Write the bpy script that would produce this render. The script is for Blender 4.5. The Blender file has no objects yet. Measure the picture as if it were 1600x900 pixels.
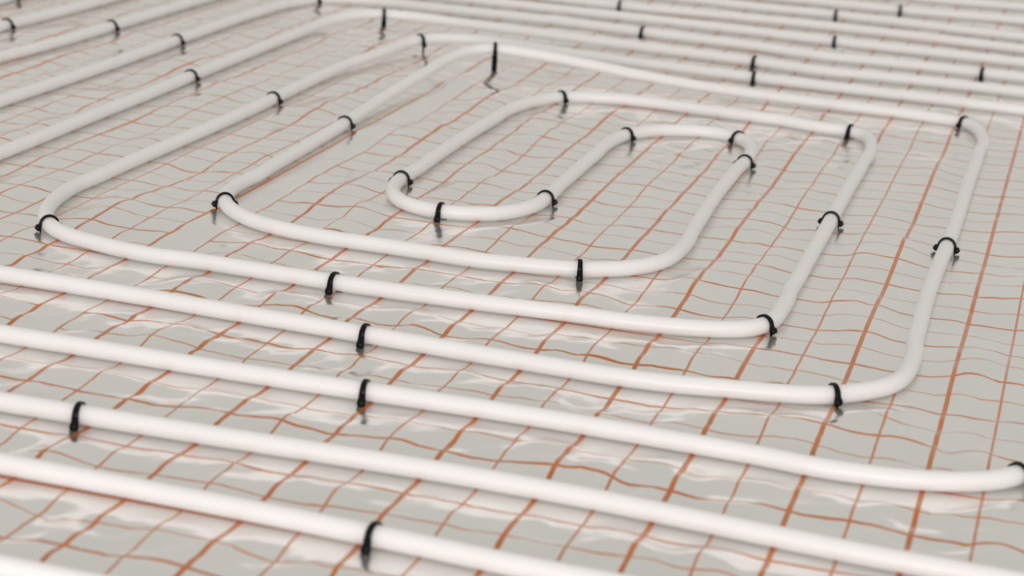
import bpy, bmesh, math, random
import numpy as np
from mathutils import Matrix, Vector

scene = bpy.context.scene
col = scene.collection

# ------------------------------------------------------------------ camera
cam_data = bpy.data.cameras.new('camera')
cam = bpy.data.objects.new('camera', cam_data)
col.objects.link(cam)
rx = (0.95641, 0.28564, 0.06076)
ux = (-0.14038, 0.26725, 0.95335)
fx = (-0.25608, 0.92032, -0.29569)
cam.matrix_world = Matrix(((rx[0], ux[0], -fx[0], 0.0),
                           (rx[1], ux[1], -fx[1], 0.0),
                           (rx[2], ux[2], -fx[2], 0.65333),
                           (0, 0, 0, 1)))
cam_data.sensor_width = 36.0
cam_data.lens = 3153.76 / 1600 * 36.0
cam_data.clip_start = 0.05
cam_data.dof.use_dof = True
cam_data.dof.focus_distance = 2.25
cam_data.dof.aperture_fstop = 6.3
scene.camera = cam

# ------------------------------------------------------------------ world: even, pale daylight of a bare room
world = bpy.data.worlds.new('world')
scene.world = world
world.use_nodes = True
bg = world.node_tree.nodes['Background']
bg.inputs[0].default_value = (0.975, 0.94, 0.885, 1)
bg.inputs[1].default_value = 0.60

# ------------------------------------------------------------------ daylight from a wide window behind the camera
ld = bpy.data.lights.new('window_light', 'AREA')
ld.shape = 'RECTANGLE'
ld.size = 4.5
ld.size_y = 1.8
ld.energy = 268
ld.color = (1.0, 0.915, 0.915)
lo = bpy.data.objects.new('window_light', ld)
col.objects.link(lo)
lo.location = (0.6, -4.6, 0.95)
lo.rotation_euler = (Vector((-0.6, 2.4, 0)) - Vector(lo.location)).to_track_quat('-Z', 'Y').to_euler()

# ------------------------------------------------------------------ colour management
vs = scene.view_settings
vs.view_transform = 'Standard'
vs.look = 'None'
vs.exposure = 0.0
vs.gamma = 1.0
vs.use_curve_mapping = False

scene.cycles.diffuse_bounces = 8
scene.cycles.glossy_bounces = 8

# ------------------------------------------------------------------ helpers
def tag(o, label=None, cat=None, group=None, kind=None):
    if label: o['label'] = label
    if cat: o['category'] = cat
    if group: o['group'] = group
    if kind: o['kind'] = kind

def mesh_obj(name, verts, faces, material, parent=None, smooth=True):
    me = bpy.data.meshes.new(name)
    me.from_pydata([tuple(v) for v in verts], [], faces)
    me.materials.append(material)
    if smooth:
        me.polygons.foreach_set('use_smooth', [True] * len(me.polygons))
    me.update()
    o = bpy.data.objects.new(name, me)
    col.objects.link(o)
    o.parent = parent
    return o

def principled(name):
    m = bpy.data.materials.new(name)
    m.use_nodes = True
    return m, m.node_tree, m.node_tree.nodes['Principled BSDF']

# ------------------------------------------------------------------ materials
def pipe_material():
    m, t, b = principled('white_pipe_plastic')
    tc = t.nodes.new('ShaderNodeTexCoord')
    n = t.nodes.new('ShaderNodeTexNoise')
    n.inputs['Scale'].default_value = 35
    n.inputs['Detail'].default_value = 4
    r = t.nodes.new('ShaderNodeValToRGB')
    r.color_ramp.elements[0].color = (0.945, 0.955, 0.935, 1)
    r.color_ramp.elements[1].color = (0.915, 0.90, 0.89, 1)
    t.links.new(tc.outputs['Object'], n.inputs['Vector'])
    t.links.new(n.outputs['Fac'], r.inputs['Fac'])
    t.links.new(r.outputs['Color'], b.inputs['Base Color'])
    b.inputs['Roughness'].default_value = 0.38
    b.inputs['Subsurface Weight'].default_value = 1.0         # the plastic is milky and lets light through
    b.inputs['Subsurface Radius'].default_value = (1.0, 0.97, 0.95)
    b.inputs['Subsurface Scale'].default_value = 0.022
    b.inputs['Specular IOR Level'].default_value = 0.4
    return m

def clip_material():
    m, t, b = principled('black_clip_plastic')
    tc = t.nodes.new('ShaderNodeTexCoord')
    n = t.nodes.new('ShaderNodeTexNoise')
    n.inputs['Scale'].default_value = 400
    r = t.nodes.new('ShaderNodeValToRGB')
    r.color_ramp.elements[0].color = (0.002, 0.002, 0.0024, 1)
    r.color_ramp.elements[1].color = (0.004, 0.004, 0.0046, 1)
    t.links.new(tc.outputs['Object'], n.inputs['Vector'])
    t.links.new(n.outputs['Fac'], r.inputs['Fac'])
    t.links.new(r.outputs['Color'], b.inputs['Base Color'])
    b.inputs['Roughness'].default_value = 0.35
    b.inputs['Specular IOR Level'].default_value = 0.18
    return m

GX0, GY0 = -0.38182, 2.24499      # where two heavy printed lines cross

def foil_material():
    m, t, b = principled('printed_silver_foil')
    N, L = t.nodes, t.links
    def math_(op, a, c=None, d=None):
        n = N.new('ShaderNodeMath'); n.operation = op
        for i, v in enumerate((a, c, d)):
            if v is None: continue
            if isinstance(v, (int, float)): n.inputs[i].default_value = v
            else: L.new(v, n.inputs[i])
        return n.outputs[0]
    tc = N.new('ShaderNodeTexCoord')
    sep = N.new('ShaderNodeSeparateXYZ')
    # a slight waviness of the print
    L.new(tc.outputs['Object'], sep.inputs[0])
    def line(coord, origin, half):
        u = math_('DIVIDE', math_('SUBTRACT', coord, origin), 0.10)
        f = math_('ABSOLUTE', math_('SUBTRACT', u, math_('ROUND', u)))
        dist = math_('MULTIPLY', f, 0.10)
        mr = N.new('ShaderNodeMapRange')
        mr.interpolation_type = 'SMOOTHSTEP'
        mr.inputs['From Min'].default_value = half - 0.0004
        mr.inputs['From Max'].default_value = half + 0.0004
        mr.inputs['To Min'].default_value = 1.0
        mr.inputs['To Max'].default_value = 0.0
        L.new(dist, mr.inputs['Value'])
        return mr.outputs[0]
    x, y = sep.outputs[0], sep.outputs[1]
    # the two rolls of foil meet at x = GX0 - 0.6; the edge strip carries no cross lines
    band = math_('MULTIPLY', math_('GREATER_THAN', x, GX0 - 0.598), math_('LESS_THAN', x, GX0 - 0.5515))
    nob = math_('SUBTRACT', 1.0, band)
    thick = math_('MAXIMUM', line(x, GX0, 0.0023), math_('MULTIPLY', nob, line(y, GY0, 0.0021)))
    thin = math_('MAXIMUM', line(x, GX0 + 0.05, 0.00125), math_('MULTIPLY', nob, line(y, GY0 + 0.05, 0.0011)))
    mask = math_('MAXIMUM', thick, math_('MULTIPLY', thin, 0.9))
    # foil body
    n1 = N.new('ShaderNodeTexNoise'); n1.inputs['Scale'].default_value = 9; n1.inputs['Detail'].default_value = 3
    L.new(tc.outputs['Object'], n1.inputs['Vector'])
    r1 = N.new('ShaderNodeValToRGB')
    r1.color_ramp.elements[0].position = 0.3
    r1.color_ramp.elements[1].position = 0.7
    r1.color_ramp.elements[0].color = (0.865, 0.865, 0.84, 1)
    r1.color_ramp.elements[1].color = (0.92, 0.915, 0.89, 1)
    L.new(n1.outputs['Fac'], r1.inputs['Fac'])
    mix = N.new('ShaderNodeMix'); mix.data_type = 'RGBA'
    L.new(mask, mix.inputs['Factor'])
    L.new(r1.outputs['Color'], mix.inputs[6])
    mix.inputs[7].default_value = (0.64, 0.175, 0.015, 1)
    L.new(mix.outputs[2], b.inputs['Base Color'])
    L.new(math_('MULTIPLY', math_('SUBTRACT', 1.0, mask), 0.82), b.inputs['Metallic'])
    b.inputs['Roughness'].default_value = 0.19
    b.inputs['Coat Weight'].default_value = 0.40             # clear film over the print
    b.inputs['Coat Roughness'].default_value = 0.06
    b.inputs['Coat IOR'].default_value = 1.5
    b.inputs['Specular IOR Level'].default_value = 0.35
    # fine crinkle
    n2 = N.new('ShaderNodeTexNoise'); n2.inputs['Scale'].default_value = 70; n2.inputs['Detail'].default_value = 3
    L.new(tc.outputs['Object'], n2.inputs['Vector'])
    bump = N.new('ShaderNodeBump')
    bump.inputs['Strength'].default_value = 0.12
    bump.inputs['Distance'].default_value = 0.002
    L.new(n2.outputs['Fac'], bump.inputs['Height'])
    L.new(bump.outputs[0], b.inputs['Normal'])
    L.new(bump.outputs[0], b.inputs['Coat Normal'])
    return m

def board_material():
    m, t, b = principled('insulation_board')
    tc = t.nodes.new('ShaderNodeTexCoord')
    v = t.nodes.new('ShaderNodeTexVoronoi')
    v.inputs['Scale'].default_value = 220
    r = t.nodes.new('ShaderNodeValToRGB')
    r.color_ramp.elements[0].color = (0.62, 0.62, 0.60, 1)
    r.color_ramp.elements[1].color = (0.78, 0.78, 0.76, 1)
    t.links.new(tc.outputs['Object'], v.inputs['Vector'])
    t.links.new(v.outputs['Distance'], r.inputs['Fac'])
    t.links.new(r.outputs['Color'], b.inputs['Base Color'])
    b.inputs['Roughness'].default_value = 0.8
    return m

PIPE = pipe_material()
BLACK = clip_material()
FOIL = foil_material()
BOARD = board_material()

# ------------------------------------------------------------------ where the pipes run and the clips sit (metres on the floor)
RUNS = {
 'spiral': [(0.03,2.6),(0.03,2.75),(0.03,3.1),(0.022,3.25),(-0.005,3.315),(-0.045,3.336),(-0.085,3.337),(-0.251,3.345),(-0.42,3.343),(-0.552,3.35),(-0.774,3.345,0.012),(-0.91,3.338,0.018),(-0.981,3.341,0.021),(-1.048,3.331,0.022),(-1.092,3.306,0.021),(-1.119,3.263,0.018),(-1.133,3.174,0.014),(-1.155,3.053,0.01),(-1.156,2.838),(-1.152,2.682),(-1.157,2.426),(-1.161,2.285),(-1.162,2.147),(-1.152,2.084),(-1.132,2.027),(-1.104,1.986),(-1.072,1.962),(-1.024,1.947),(-0.959,1.934),(-0.903,1.937),(-0.828,1.939),(-0.715,1.933),(-0.636,1.934),(-0.54,1.945),(-0.471,1.947),(-0.42,1.949),(-0.37,1.956),(-0.321,1.969),(-0.292,1.986),(-0.279,2.007),(-0.275,2.047),(-0.276,2.153),(-0.278,2.308),(-0.277,2.435),(-0.28,2.562),(-0.28,2.687),(-0.279,2.781),(-0.279,2.877),(-0.287,2.955),(-0.303,3.003),(-0.329,3.016),(-0.372,3.014),(-0.435,3.036),(-0.515,3.038),(-0.597,3.045),(-0.68,3.047),(-0.757,3.025),(-0.778,3.006),(-0.793,2.985),(-0.813,2.929),(-0.823,2.859),(-0.825,2.739),(-0.826,2.592),(-0.823,2.477),(-0.823,2.425),(-0.823,2.376),(-0.813,2.33),(-0.794,2.295),(-0.767,2.272),(-0.732,2.265),(-0.703,2.271),(-0.673,2.281),(-0.648,2.308),(-0.631,2.349),(-0.629,2.392),(-0.629,2.444),(-0.632,2.553),(-0.634,2.664),(-0.633,2.749),(-0.627,2.795),(-0.612,2.827),(-0.595,2.853),(-0.561,2.878),(-0.525,2.89),(-0.486,2.886),(-0.466,2.87),(-0.45,2.846),(-0.438,2.799),(-0.434,2.732),(-0.436,2.624),(-0.438,2.546),(-0.434,2.46),(-0.428,2.384),(-0.424,2.309),(-0.423,2.241),(-0.431,2.184),(-0.458,2.142),(-0.497,2.115),(-0.548,2.099),(-0.584,2.094),(-0.639,2.087),(-0.697,2.09),(-0.766,2.091),(-0.836,2.095),(-0.904,2.113),(-0.933,2.132),(-0.963,2.161),(-0.981,2.192),(-0.99,2.228),(-0.993,2.274),(-0.991,2.312),(-0.995,2.428),(-0.997,2.524),(-1,2.64),(-1.006,2.759,0.011),(-1.009,2.907,0.016),(-1.004,3.046,0.022),(-0.999,3.127,0.027),(-0.987,3.177,0.031),(-0.964,3.208,0.034),(-0.931,3.211,0.035),(-0.876,3.214,0.032),(-0.743,3.216,0.022),(-0.676,3.208,0.014),(-0.524,3.198,0.011),(-0.399,3.199),(-0.277,3.199),(-0.195,3.186),(-0.165,3.179),(-0.144,3.135),(-0.13,3.05),(-0.131,2.856),(-0.13,2.676),(-0.128,2.501),(-0.131,2.357),(-0.133,2.229),(-0.131,2.102),(-0.125,2),(-0.125,1.925),(-0.134,1.876),(-0.158,1.845),(-0.193,1.816),(-0.244,1.801),(-0.282,1.794),(-0.327,1.784),(-0.375,1.778),(-0.432,1.777),(-0.485,1.782),(-0.533,1.781),(-0.587,1.783),(-0.645,1.789),(-0.705,1.794),(-0.762,1.787),(-0.821,1.794),(-0.88,1.797),(-0.94,1.8),(-0.999,1.801),(-1.057,1.798),(-1.12,1.797),(-1.2,1.8),(-1.27,1.83),(-1.315,1.89),(-1.33,1.97),(-1.33,2.08)],
 'front_1': [(-1.48,2.2),(-1.48,1.85),(-1.465,1.74),(-1.41,1.665),(-1.33,1.635),(-1.15,1.63),(-0.96,1.631),(-0.892,1.632),(-0.825,1.632),(-0.76,1.633),(-0.694,1.63),(-0.64,1.632),(-0.595,1.635),(-0.534,1.641),(-0.449,1.641),(-0.39,1.644),(-0.331,1.642),(-0.273,1.639),(-0.215,1.634),(-0.159,1.631),(-0.105,1.636),(-0.078,1.642),(-0.033,1.66),(-0.011,1.681),(-0.001,1.695),(0.015,1.74),(0.025,1.8),(0.03,1.9),(0.03,2.2),(0.03,2.5995)],
 'front_2': [(-1.63,2.2),(-1.63,1.7),(-1.61,1.57),(-1.55,1.495),(-1.46,1.475),(-1.2,1.473),(-0.867,1.47),(-0.808,1.476),(-0.744,1.473),(-0.686,1.476),(-0.627,1.478),(-0.571,1.482),(-0.515,1.485),(-0.458,1.485),(-0.402,1.485),(-0.349,1.487),(-0.293,1.481),(-0.24,1.476),(-0.187,1.47),(-0.126,1.463),(-0.079,1.463),(0,1.463),(0.1,1.465),(0.16,1.5),(0.18,1.57),(0.18,2.4995)],
 'front_3': [(-1.78,2.3),(-1.78,1.55),(-1.76,1.43),(-1.7,1.365),(-1.61,1.35),(-1.2,1.348),(-0.796,1.35),(-0.752,1.348),(-0.681,1.348),(-0.626,1.35),(-0.569,1.344),(-0.516,1.346),(-0.463,1.344),(-0.41,1.34),(-0.372,1.332),(-0.2,1.335),(0.2,1.33),(0.28,1.35),(0.33,1.42),(0.33,2.4995)],
 'front_4': [(-1.93,2.3),(-1.93,1.4),(-1.91,1.27),(-1.85,1.2),(-1.76,1.182),(-1.2,1.18),(-0.698,1.181),(-0.666,1.18),(-0.4,1.18),(0.35,1.18),(0.43,1.2),(0.48,1.27),(0.48,2.4995)],
 'back_1': [(-1.329,2.0805),(-1.326,2.17),(-1.322,2.252),(-1.322,2.352),(-1.327,2.522),(-1.323,2.654),(-1.328,2.839),(-1.329,3.09),(-1.33,3.318),(-1.318,3.41,0.014),(-1.298,3.454,0.018),(-1.267,3.488,0.02),(-1.203,3.503,0.02),(-1.103,3.501,0.018),(-1.008,3.511,0.015),(-0.912,3.514,0.012),(-0.818,3.524),(-0.697,3.507),(-0.58,3.503),(-0.44,3.476),(-0.266,3.495),(-0.093,3.49),(0,3.49),(0.1,3.48),(0.16,3.44),(0.18,3.37),(0.18,2.5)],
 'back_2': [(-1.48,2.2005),(-1.48,2.523),(-1.475,2.702),(-1.472,2.906),(-1.476,3.154),(-1.476,3.369),(-1.469,3.5),(-1.454,3.59),(-1.42,3.645),(-1.35,3.675),(-1.265,3.68),(-1.161,3.679),(-1.06,3.685),(-0.96,3.691),(-0.804,3.665),(-0.608,3.657),(-0.462,3.626),(-0.28,3.638),(-0.1,3.63),(0,3.63),(0.23,3.63),(0.3,3.6),(0.33,3.52),(0.33,2.5)],
 'back_3': [(-1.63,2.2005),(-1.64,2.5),(-1.645,2.807),(-1.63,2.901),(-1.626,3.012),(-1.623,3.137),(-1.622,3.277),(-1.616,3.45),(-1.61,3.62),(-1.585,3.74),(-1.52,3.8),(-1.42,3.82),(-1.2,3.822),(-1.047,3.818),(-0.84,3.821),(-0.636,3.81),(-0.487,3.796),(-0.295,3.793),(-0.108,3.789),(0.2,3.79),(0.4,3.785),(0.46,3.75),(0.48,3.67),(0.48,2.5)],
 'back_4': [(-1.78,2.3005),(-1.78,2.7),(-1.777,3.033),(-1.767,3.146),(-1.758,3.342),(-1.755,3.75),(-1.73,3.88),(-1.66,3.945),(-1.57,3.96),(-1.2,3.955),(-0.911,3.938),(-0.664,3.96),(-0.512,3.967),(-0.31,3.953),(-0.116,3.94),(0.3,3.94),(0.55,3.935),(0.61,3.9),(0.63,3.82),(0.63,0.9)],
 'back_5': [(-1.93,2.3005),(-1.925,2.8),(-1.91,3.3),(-1.9,3.9),(-1.88,4.03),(-1.81,4.1),(-1.72,4.115),(-1.2,4.12),(-0.747,4.119),(-0.69,4.105),(-0.534,4.119),(-0.325,4.102),(-0.123,4.086),(0.45,4.08),(0.7,4.075),(0.76,4.04),(0.78,3.96),(0.78,0.9)],
 'back_6': [(-2.08,0.9),(-2.08,4.05),(-2.06,4.18),(-2,4.25),(-1.9,4.265),(-1,4.265),(-0.555,4.265),(-0.342,4.272),(-0.134,4.304),(0.6,4.3),(0.85,4.29),(0.91,4.25),(0.93,4.16),(0.93,0.9)],
 'back_7': [(-2.23,0.9),(-2.23,4.2),(-2.21,4.34),(-2.14,4.42),(-2.05,4.44),(-1,4.45),(-0.279,4.475),(-0.144,4.497),(0.8,4.5),(1,4.49),(1.06,4.45),(1.08,4.35),(1.08,0.9)],
}
CLIPS = [
 ('spiral',-1.115,3.287),  # 650,63
 ('spiral',-1.154,2.753),  # 428,154
 ('spiral',-1.105,1.989),  # 77,351
 ('spiral',-0.734,1.936),  # 525,441
 ('spiral',-0.280,2.004),  # 1197,509
 ('spiral',-0.275,2.470),  # 1302,345
 ('spiral',-0.326,3.013),  # 1328,205
 ('spiral',-0.778,3.006),  # 875,152
 ('spiral',-0.822,2.392),  # 628,280
 ('spiral',-0.728,2.267),  # 687,330
 ('spiral',-0.628,2.389),  # 853,311
 ('spiral',-0.624,2.801),  # 977,211
 ('spiral',-0.468,2.873),  # 1156,216
 ('spiral',-0.434,2.728),  # 1164,253
 ('spiral',-0.507,2.110),  # 910,421
 ('spiral',-0.974,2.178),  # 350,315
 ('spiral',-0.998,2.651),  # 541,194
 ('spiral',-0.949,3.212),  # 774,76
 ('spiral',-0.169,3.176),  # 1506,192
 ('spiral',-0.133,2.421),  # 1475,384
 ('spiral',-0.185,1.824),  # 1301,616
 ('spiral',-0.644,1.789),  # 573,522
 ('front_1',-0.588,1.637),  # 571,611
 ('front_1',-0.004,1.691),  # 1594,742
 ('front_2',-0.791,1.478),  # 128,645
 ('front_3',-0.473,1.346),  # 582,833
 ('back_1',-1.329,2.833),  # 297,119
 ('back_1',-1.249,3.494),  # 601,22
 ('back_2',-1.474,3.091),  # 277,63
 ('back_2',-1.426,3.617),  # 500,-1
 ('back_2',-0.802,3.667),  # 1002,50
 ('back_3',-1.622,3.145),  # 176,41
 ('back_4',-1.771,3.052),  # 14,39
 ('spiral',-0.531,3.344),  # 1178,122
 ('back_1',-0.556,3.498),  # 1180,96
 ('back_2',-0.175,3.627),  # 1532,115
 ('back_3',-0.459,3.800),  # 1303,64
 ('back_4',-0.911,3.938),  # 967,9
 ('back_5',-0.500,4.117),  # 1306,23
 ('back_6',-0.384,4.268),  # 1408,16
 ('back_5',-1.878,3.310),  # 45,-3
]
CLIP_LABELS = [
 "black clip at the spiral pipe's far left bend, near the top edge",
 "black clip high on the spiral's leftmost straight run",
 "black clip on the spiral's outer corner at the left edge",
 "black clip on the lower run of the spiral's outer coil, left of centre",
 "black clip where the outer coil's lower run turns up on the right",
 "black clip arched over the middle of the second pipe from the right edge",
 "black clip at the far bend of the second pipe from the right edge",
 "black clip at the far left bend of the spiral's inner loop, above the hairpin",
 "black clip at the lower left bend of the innermost loop",
 "black clip leaning on the bottom of the innermost loop, mirrored in the foil",
 "black clip at the lower right bend of the innermost loop",
 "black clip at the left bend of the hairpin pipe in the spiral's centre",
 "upper of two close clips at the right of the central hairpin",
 "lower, thinner of two close clips at the right of the central hairpin",
 "upright black clip on the middle coil's lower run, just before it bends up",
 "black clip at the lower left bend of the middle coil",
 "black clip on the middle coil's left straight run, below the raised bend",
 "long black clip on the raised pipe bend near the top, mirrored in the foil",
 "black clip at the far bend of the rightmost straight pipe",
 "black clip arched over the middle of the rightmost straight pipe, both feet showing",
 "black clip before the lower right bend of the spiral's outermost run",
 "black clip on the spiral's outermost front run, left of centre, third from the bottom",
 "black clip on the first pipe in front of the spiral, left of centre",
 "black clip cut by the right edge on a foreground pipe bend",
 "black clip on a foreground pipe near the left edge",
 "black clip nearest the camera, low in the middle on the bottom long pipe",
 "black clip on the left straight run of the pipe next outside the spiral",
 "black clip with a reflection, at the top left bend of the pipe outside the spiral",
 "black clip at upper left on the second pipe outside the spiral",
 "black clip cut by the top edge, left of centre",
 "small black clip in the far rows, just right of centre, below the topmost one there",
 "black clip at upper left on the third pipe outside the spiral",
 "black clip cut by the left edge near the top left corner",
 "nearer of two far clips standing in line, right of centre",
 "further of two far clips standing in line, right of centre",
 "small black clip in the far rows closest to the right edge",
 "nearer of two small far clips one above the other, at the right",
 "small black clip touching the top edge right of centre",
 "further of two small far clips one above the other, at the right",
 "small blurred clip on the far pipe, nearest the top right corner",
 "black clip foot cut by the top edge near the top left corner",
]

RADIUS = 0.009

def smooth_path(pts):
    P = np.array([(q[0], q[1], q[2] if len(q) > 2 else RADIUS) for q in pts], float)
    # Catmull-Rom (centripetal-ish, by chord length), then even resampling and a light smoothing
    P = np.vstack([2 * P[0] - P[1], P, 2 * P[-1] - P[-2]])
    out = []
    for i in range(1, len(P) - 2):
        p0, p1, p2, p3 = P[i - 1], P[i], P[i + 1], P[i + 2]
        t0 = 0.0
        t1 = t0 + max(np.linalg.norm(p1 - p0), 1e-5) ** 0.5
        t2 = t1 + max(np.linalg.norm(p2 - p1), 1e-5) ** 0.5
        t3 = t2 + max(np.linalg.norm(p3 - p2), 1e-5) ** 0.5
        n = max(2, int(np.linalg.norm(p2 - p1) / 0.004))
        for t in np.linspace(t1, t2, n, endpoint=False):
            A1 = (t1 - t) / (t1 - t0) * p0 + (t - t0) / (t1 - t0) * p1
            A2 = (t2 - t) / (t2 - t1) * p1 + (t - t1) / (t2 - t1) * p2
            A3 = (t3 - t) / (t3 - t2) * p2 + (t - t2) / (t3 - t2) * p3
            B1 = (t2 - t) / (t2 - t0) * A1 + (t - t0) / (t2 - t0) * A2
            B2 = (t3 - t) / (t3 - t1) * A2 + (t - t1) / (t3 - t1) * A3
            out.append((t2 - t) / (t2 - t1) * B1 + (t - t1) / (t2 - t1) * B2)
    out.append(P[-2])
    Q = np.array(out)
    s = np.r_[0, np.cumsum(np.linalg.norm(np.diff(Q, axis=0), axis=1))]
    m = int(s[-1] / 0.006)
    u = np.linspace(0, s[-1], m)
    Q = np.stack([np.interp(u, s, Q[:, k]) for k in range(3)], 1)
    k = np.exp(-0.5 * (np.arange(-9, 10) / 3.2) ** 2); k /= k.sum()
    Qp = np.vstack([np.repeat(Q[:1], 9, 0), Q, np.repeat(Q[-1:], 9, 0)])
    S = np.stack([np.convolve(Qp[:, j], k, 'valid') for j in range(3)], 1)
    kb = np.exp(-0.5 * (np.arange(-40, 41) / 15.0) ** 2); kb /= kb.sum()
    Qb = np.vstack([np.repeat(Q[:1], 40, 0), Q, np.repeat(Q[-1:], 40, 0)])
    B = np.stack([np.convolve(Qb[:, j], kb, 'valid') for j in range(3)], 1)
    dev = np.linalg.norm((B - S)[:, :2], axis=1)
    dev = np.convolve(np.pad(dev, 12, 'edge'), np.ones(25) / 25, 'valid')
    wgt = np.clip((dev - 0.002) / 0.004, 0, 1)[:, None]
    S = wgt * S + (1 - wgt) * B                      # straight runs straight, bends as they are
    S[0], S[-1] = Q[0], Q[-1]
    S[:, 2] = np.maximum(S[:, 2], RADIUS)
    return S

PATHS = {k: smooth_path(v) for k, v in RUNS.items()}

# ------------------------------------------------------------------ floor board and the wrinkled foil
X0, X1, Y0, Y1, STEP = -2.9, 2.0, 0.6, 6.2, 0.007
nx, ny = int((X1 - X0) / STEP) + 1, int((Y1 - Y0) / STEP) + 1
gx, gy = X0 + np.arange(nx) * STEP, Y0 + np.arange(ny) * STEP

def field(seed, lx, ly, angle=0.0):
    """band-limited random field, unit deviation, with wavelengths about lx by ly metres"""
    rng = np.random.RandomState(seed)
    w = np.fft.rfft2(rng.standard_normal((ny, nx)))
    fy = np.fft.fftfreq(ny, STEP)[:, None]; fxx = np.fft.rfftfreq(nx, STEP)[None, :]
    c, s = math.cos(angle), math.sin(angle)
    a = (c * fxx + s * fy) * lx; b = (-s * fxx + c * fy) * ly
    q = np.sqrt(a * a + b * b)
    w *= np.exp(-0.5 * ((q - 0.8) / 0.35) ** 2)
    f = np.fft.irfft2(w, s=(ny, nx))
    return f / f.std()

relief = (0.0015 * field(3, 0.17, 0.22)
          + 0.0017 * field(5, 0.085, 0.30)
          + 0.0011 * np.abs(field(8, 0.06, 0.13, 0.5))
          + 0.00045 * np.abs(field(11, 0.035, 0.08, -0.5)))
for bx, by, sx, sy, amp in ((-0.19, 2.35, 0.030, 0.35, 0.0055), (-0.055, 1.97, 0.05, 0.07, 0.0055), (-0.02, 2.5, 0.04, 0.3, 0.003),
                            (-0.22, 1.72, 0.05, 0.035, 0.004), (-0.45, 1.86, 0.12, 0.03, 0.004), (-0.60, 1.55, 0.05, 0.03, 0.004),
                            (-0.38, 1.56, 0.05, 0.035, 0.004), (-0.75, 1.71, 0.05, 0.03, 0.004), (-0.33, 1.41, 0.06, 0.03, 0.004)):
    relief = relief + amp * np.exp(-((gx[None] - bx) / sx) ** 2 - ((gy[:, None] - by) / sy) ** 2)
relief = relief + (0.0009 * field(21, 0.065, 0.045, 0.3) + 0.0005 * np.abs(field(23, 0.03, 0.03))) * np.clip((2.05 - gy[:, None]) / 0.25, 0, 1)
# a crease in the film on either side of the hairpin bend
for crease in (((-0.553, 2.712), (-0.534, 2.754), (-0.513, 2.788), (-0.491, 2.815), (-0.470, 2.846)), ((-0.440, 2.859), (-0.431, 2.902), (-0.413, 2.937), (-0.395, 2.976))):
    for (ax, ay), (bx, by) in zip(crease[:-1], crease[1:]):
        for q in np.linspace(0, 1, 12):
            px_, py_ = ax + (bx - ax) * q, ay + (by - ay) * q
            i0, j0 = int((px_ - X0) / STEP), int((py_ - Y0) / STEP)
            bump_ = 0.0042 * np.exp(-np.hypot(gx[None, i0 - 4:i0 + 6] - px_, gy[j0 - 4:j0 + 6, None] - py_) ** 2 / 0.0001)
            relief[j0 - 4:j0 + 6, i0 - 4:i0 + 6] = np.maximum(relief[j0 - 4:j0 + 6, i0 - 4:i0 + 6], bump_)
near = np.full((ny, nx), 1.0)
for path in PATHS.values():
    for px_, py_, pz_ in path[::2]:
        if pz_ > 0.020: continue
        i0, j0 = int((px_ - X0) / STEP), int((py_ - Y0) / STEP)
        a, b_ = max(i0 - 9, 0), min(i0 + 11, nx); c, d = max(j0 - 9, 0), min(j0 + 11, ny)
        if a >= b_ or c >= d: continue
        r = np.hypot(gx[None, a:b_] - px_, gy[c:d, None] - py_)
        np.minimum(near[c:d, a:b_], r, out=near[c:d, a:b_])
fade = np.clip((near - 0.010) / 0.045, 0, 1); fade = fade * fade * (3 - 2 * fade)
relief = relief * fade - 0.0006 * (1 - fade)
def bulge(pt, ux_, uy_):
    i0, j0 = int((pt[0] - X0) / STEP), int((pt[1] - Y0) / STEP)
    a, b_, c, d = max(i0 - 16, 0), min(i0 + 18, nx), max(j0 - 16, 0), min(j0 + 18, ny)
    dx, dy = gx[None, a:b_] - pt[0], gy[c:d, None] - pt[1]
    al, pe = dx * ux_ + dy * uy_, np.abs(-dx * uy_ + dy * ux_)
    relief[c:d, a:b_] += 0.0018 * np.exp(-(al / 0.04) ** 2) * np.clip((pe - 0.009) / 0.006, 0, 1) * np.exp(-(np.maximum(pe - 0.017, 0) / 0.04) ** 2)
# small dents where the clips pull the foil in
heads, pressed = [], []
for run, cx, cy in CLIPS:
    path = PATHS[run]
    i = int(np.argmin(np.hypot(path[:, 0] - cx, path[:, 1] - cy)))
    i = min(max(i, 2), len(path) - 3)
    tx, ty = (path[i + 2] - path[i - 2])[:2]; ln = math.hypot(tx, ty)
    heads.append((path[i].copy(), tx / ln, ty / ln))
    pressed.append(abs(ty) > 0.5 * ln and path[i, 2] < 0.012)
    if pressed[-1]:      # clips pressed right in: the foil swells beside them
        bulge(path[i], tx / ln, ty / ln)
        continue
    for sgn in (-1, 1):
        fxp, fyp = path[i, 0] - sgn * ty / ln * 0.013, path[i, 1] + sgn * tx / ln * 0.013
        i0, j0 = int((fxp - X0) / STEP), int((fyp - Y0) / STEP)
        a, b_, c, d = max(i0 - 8, 0), min(i0 + 10, nx), max(j0 - 8, 0), min(j0 + 10, ny)
        if a >= b_ or c >= d: continue
        r = np.hypot(gx[None, a:b_] - fxp, gy[c:d, None] - fyp)
        relief[c:d, a:b_] -= 0.0004 * np.exp(-(r / 0.014) ** 2)

# the foil passes under every pipe, never into it
for path in PATHS.values():
    for px_, py_, pz_ in path:
        i0, j0 = int((px_ - X0) / STEP), int((py_ - Y0) / STEP)
        a, b_, c, d = max(i0 - 3, 0), min(i0 + 5, nx), max(j0 - 3, 0), min(j0 + 5, ny)
        if a >= b_ or c >= d: continue
        r = np.hypot(gx[None, a:b_] - px_, gy[c:d, None] - py_)
        cap = np.where(r < 0.0125, pz_ - RADIUS - 0.0006 + 0.004 * (r / 0.0125) ** 2, pz_ - RADIUS + 0.0034 + 0.55 * (r - 0.0125))
        np.minimum(relief[c:d, a:b_], cap, out=relief[c:d, a:b_])

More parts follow.
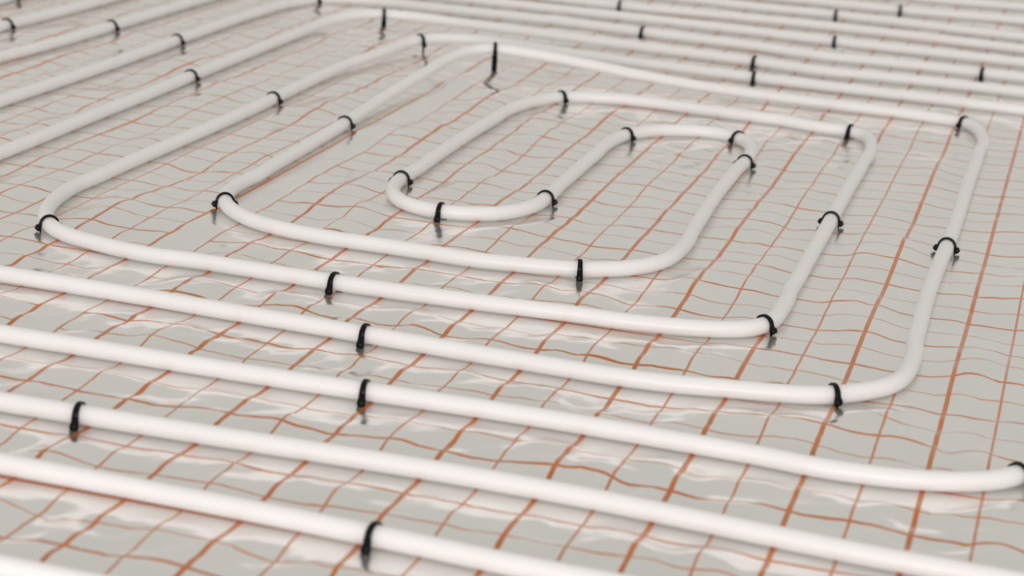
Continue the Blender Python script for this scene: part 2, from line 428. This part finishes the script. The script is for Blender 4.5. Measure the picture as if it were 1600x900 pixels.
me = bpy.data.meshes.new('foil_sheet')
co = np.empty((ny, nx, 3), np.float32)
co[..., 0] = gx[None]; co[..., 1] = gy[:, None]; co[..., 2] = relief
idx = np.arange(nx * ny).reshape(ny, nx)
quads = np.stack([idx[:-1, :-1], idx[:-1, 1:], idx[1:, 1:], idx[1:, :-1]], -1).reshape(-1, 4)
me.vertices.add(nx * ny); me.vertices.foreach_set('co', co.ravel())
me.loops.add(quads.size); me.loops.foreach_set('vertex_index', quads.ravel().astype(np.int32))
me.polygons.add(len(quads))
me.polygons.foreach_set('loop_start', np.arange(0, quads.size, 4, dtype=np.int32))
me.polygons.foreach_set('loop_total', np.full(len(quads), 4, np.int32))
me.polygons.foreach_set('use_smooth', np.ones(len(quads), bool))
me.update(calc_edges=True)
me.materials.append(FOIL)
foil = bpy.data.objects.new('foil_sheet', me)
col.objects.link(foil)
tag(foil, 'wrinkled silver foil sheet printed with an orange grid, spread under all the white pipes', 'foil sheet')

def slab(name, x0, x1, y0, y1, z0, z1, material):
    v = [(x0, y0, z0), (x1, y0, z0), (x1, y1, z0), (x0, y1, z0), (x0, y0, z1), (x1, y0, z1), (x1, y1, z1), (x0, y1, z1)]
    f = [(0, 3, 2, 1), (4, 5, 6, 7), (0, 1, 5, 4), (1, 2, 6, 5), (2, 3, 7, 6), (3, 0, 4, 7)]
    return mesh_obj(name, v, f, material, smooth=False)
floor = slab('floor', X0, X1, Y0, Y1, -0.06, float(relief.min()) - 0.0005, BOARD)
tag(floor, kind='structure')

# ------------------------------------------------------------------ pipes
def tube(name, path, radius, seg=20):
    n = len(path)
    tang = np.gradient(path, axis=0)
    tang /= np.linalg.norm(tang, axis=1)[:, None]
    up = np.array([0, 0, 1.0])
    side = np.cross(tang, up); side /= np.linalg.norm(side, axis=1)[:, None]
    top = np.cross(side, tang)
    verts, faces = [], []
    for i in range(n):
        for k in range(seg):
            a = 2 * math.pi * k / seg
            verts.append(path[i] + radius * (math.cos(a) * side[i] + math.sin(a) * top[i]))
    for i in range(n - 1):
        for k in range(seg):
            k2 = (k + 1) % seg
            faces.append((i * seg + k, (i + 1) * seg + k, (i + 1) * seg + k2, i * seg + k2))
    faces.append(tuple(range(seg)))
    faces.append(tuple((n - 1) * seg + k for k in reversed(range(seg))))
    return mesh_obj(name, verts, faces, PIPE)

PIPE_LABELS = {
 'spiral': 'long white heating pipe coiled as the inner spiral with a hairpin bend at its centre',
 'front_1': 'white heating pipe just in front of the spiral, curving up at the right edge',
 'front_2': 'white heating pipe second in front of the spiral, with a clip near the left edge',
 'front_3': 'white heating pipe running off the bottom edge with one clip low in the middle',
 'front_4': 'white heating pipe just showing in the bottom left corner',
 'back_1': 'white heating pipe next outside the spiral, rising from the left edge and bending behind it',
 'back_2': 'white heating pipe second outside the spiral, with a clip at the far right edge',
 'back_3': 'white heating pipe third outside the spiral, its left clip below the top left corner',
 'back_4': 'white heating pipe fourth outside the spiral, clipped at the upper left edge',
 'back_5': 'white heating pipe fifth outside the spiral, touching the very top left corner',
 'back_6': 'blurred white heating pipe last but one of the far rows at the top right',
 'back_7': 'blurred white heating pipe furthest away, touching the top right corner',
}
for k in RUNS:
    o = tube('heating_pipe', PATHS[k], RADIUS)
    tag(o, PIPE_LABELS[k], 'pipe', 'white underfloor heating pipes')

# ------------------------------------------------------------------ clips
def sweep_band(profile, width, thick):
    """flat strip following profile (y, z) with outward normal, width along x"""
    n = len(profile)
    verts, faces = [], []
    for i in range(n):
        a = np.array(profile[max(i - 1, 0)]); b_ = np.array(profile[min(i + 1, n - 1)])
        t = (b_ - a) / np.linalg.norm(b_ - a)
        nrm = np.array([-t[1], t[0]])
        p = np.array(profile[i])
        w = width[i] / 2; h = thick[i] / 2
        for sx, sn in ((-1, -.6), (-.7, -1), (.7, -1), (1, -.6), (1, .6), (.7, 1), (-.7, 1), (-1, .6)):
            q = p + nrm * h * sn
            verts.append((sx * w, q[0], q[1]))
    for i in range(n - 1):
        for k in range(8):
            k2 = (k + 1) % 8
            faces.append((i * 8 + k, i * 8 + k2, (i + 1) * 8 + k2, (i + 1) * 8 + k))
    faces.append(tuple(reversed(range(8))))
    faces.append(tuple((n - 1) * 8 + k for k in range(8)))
    return verts, faces

def arch_mesh():
    r = RADIUS + 0.0013
    prof = [(r * math.cos(math.radians(a)), r * math.sin(math.radians(a))) for a in np.linspace(-8, 188, 19)]
    w = [0.0048 + 0.0012 * abs(i - 9) / 9 for i in range(19)]
    return sweep_band(prof, w, [0.0023] * 19)

def leg_mesh(s, drop, pressed, short=False):
    """shoulder knob beside the pipe, then the barbed leg down into the foil; drop = axis height"""
    r = RADIUS + 0.0012
    k = 0.0 if pressed else 0.0042                    # clips not driven home carry the knob lower
    prof = [(r, 0.0015), (r + 0.0006, -0.0005 - 0.5 * k), (r + 0.0018, -0.0014 - k), (r + 0.0026, -0.0034 - k), (r + 0.0012, -0.0054 - k), (r, -0.0064 - k), (r, -drop - 0.002), (r + 0.0003, -drop - 0.005), (r - 0.0002, -drop - 0.010)]
    th = [0.0026, 0.0034, 0.0060, 0.0074, 0.0050, 0.0020, 0.0018, 0.0018, 0.0008]
    w = [0.0060, 0.0064, 0.0072, 0.0076, 0.0070, 0.0040, 0.0036, 0.0036, 0.0020]
    if drop > 0.02:                                   # standing proud of the floor: the thick shank shows
        th[5:8] = [0.0036, 0.0036, 0.0030]; w[5:8] = [0.0092, 0.0092, 0.0070]
    if pressed: prof, th, w = prof[:7], th[:6] + [0.0012], w[:6] + [0.0024]
    if short:                                         # the far leg of a clip on a lifted pipe hangs free
        prof, th, w = prof[:5], th[:4] + [0.0016], w[:4] + [0.0030]
    v, f = sweep_band(prof, w, th)
    if s < 0:
        v = [(x, -y, z) for x, y, z in v]
        f = [tuple(reversed(q)) for q in f]
    return v, f

def make_mesh(name, vf):
    m_ = bpy.data.meshes.new(name)
    m_.from_pydata([tuple(v) for v in vf[0]], [], vf[1])
    m_.materials.append(BLACK)
    m_.polygons.foreach_set('use_smooth', [True] * len(m_.polygons))
    m_.update()
    return m_

ARCH = make_mesh('arch', arch_mesh())
LEGS = {}
def leg_data(s, drop, pressed, short):
    key = (s, round(drop, 4), pressed, short)
    if key not in LEGS: LEGS[key] = make_mesh('leg', leg_mesh(s, drop, pressed, short))
    return LEGS[key]

rnd = random.Random(4)
for (pos, tx, ty), home, label in zip(heads, pressed, CLIP_LABELS):
    root = bpy.data.objects.new('pipe_clip', None)
    root.empty_display_size = 0.02
    col.objects.link(root)
    root.location = (pos[0], pos[1], 0.0)
    root.rotation_euler = (0, 0, math.atan2(ty, tx) + math.radians(rnd.uniform(-7, 7)))
    tag(root, label, 'pipe clip', 'black clips holding the pipes down')
    z = float(pos[2])
    o = bpy.data.objects.new('arch', ARCH)
    col.objects.link(o); o.parent = root; o.location = (0, 0, z)
    for s in (1, -1):
        o = bpy.data.objects.new('leg', leg_data(s, z, bool(home), z > 0.0125 and s * tx > 0))
        col.objects.link(o); o.parent = root; o.location = (0, 0, z)
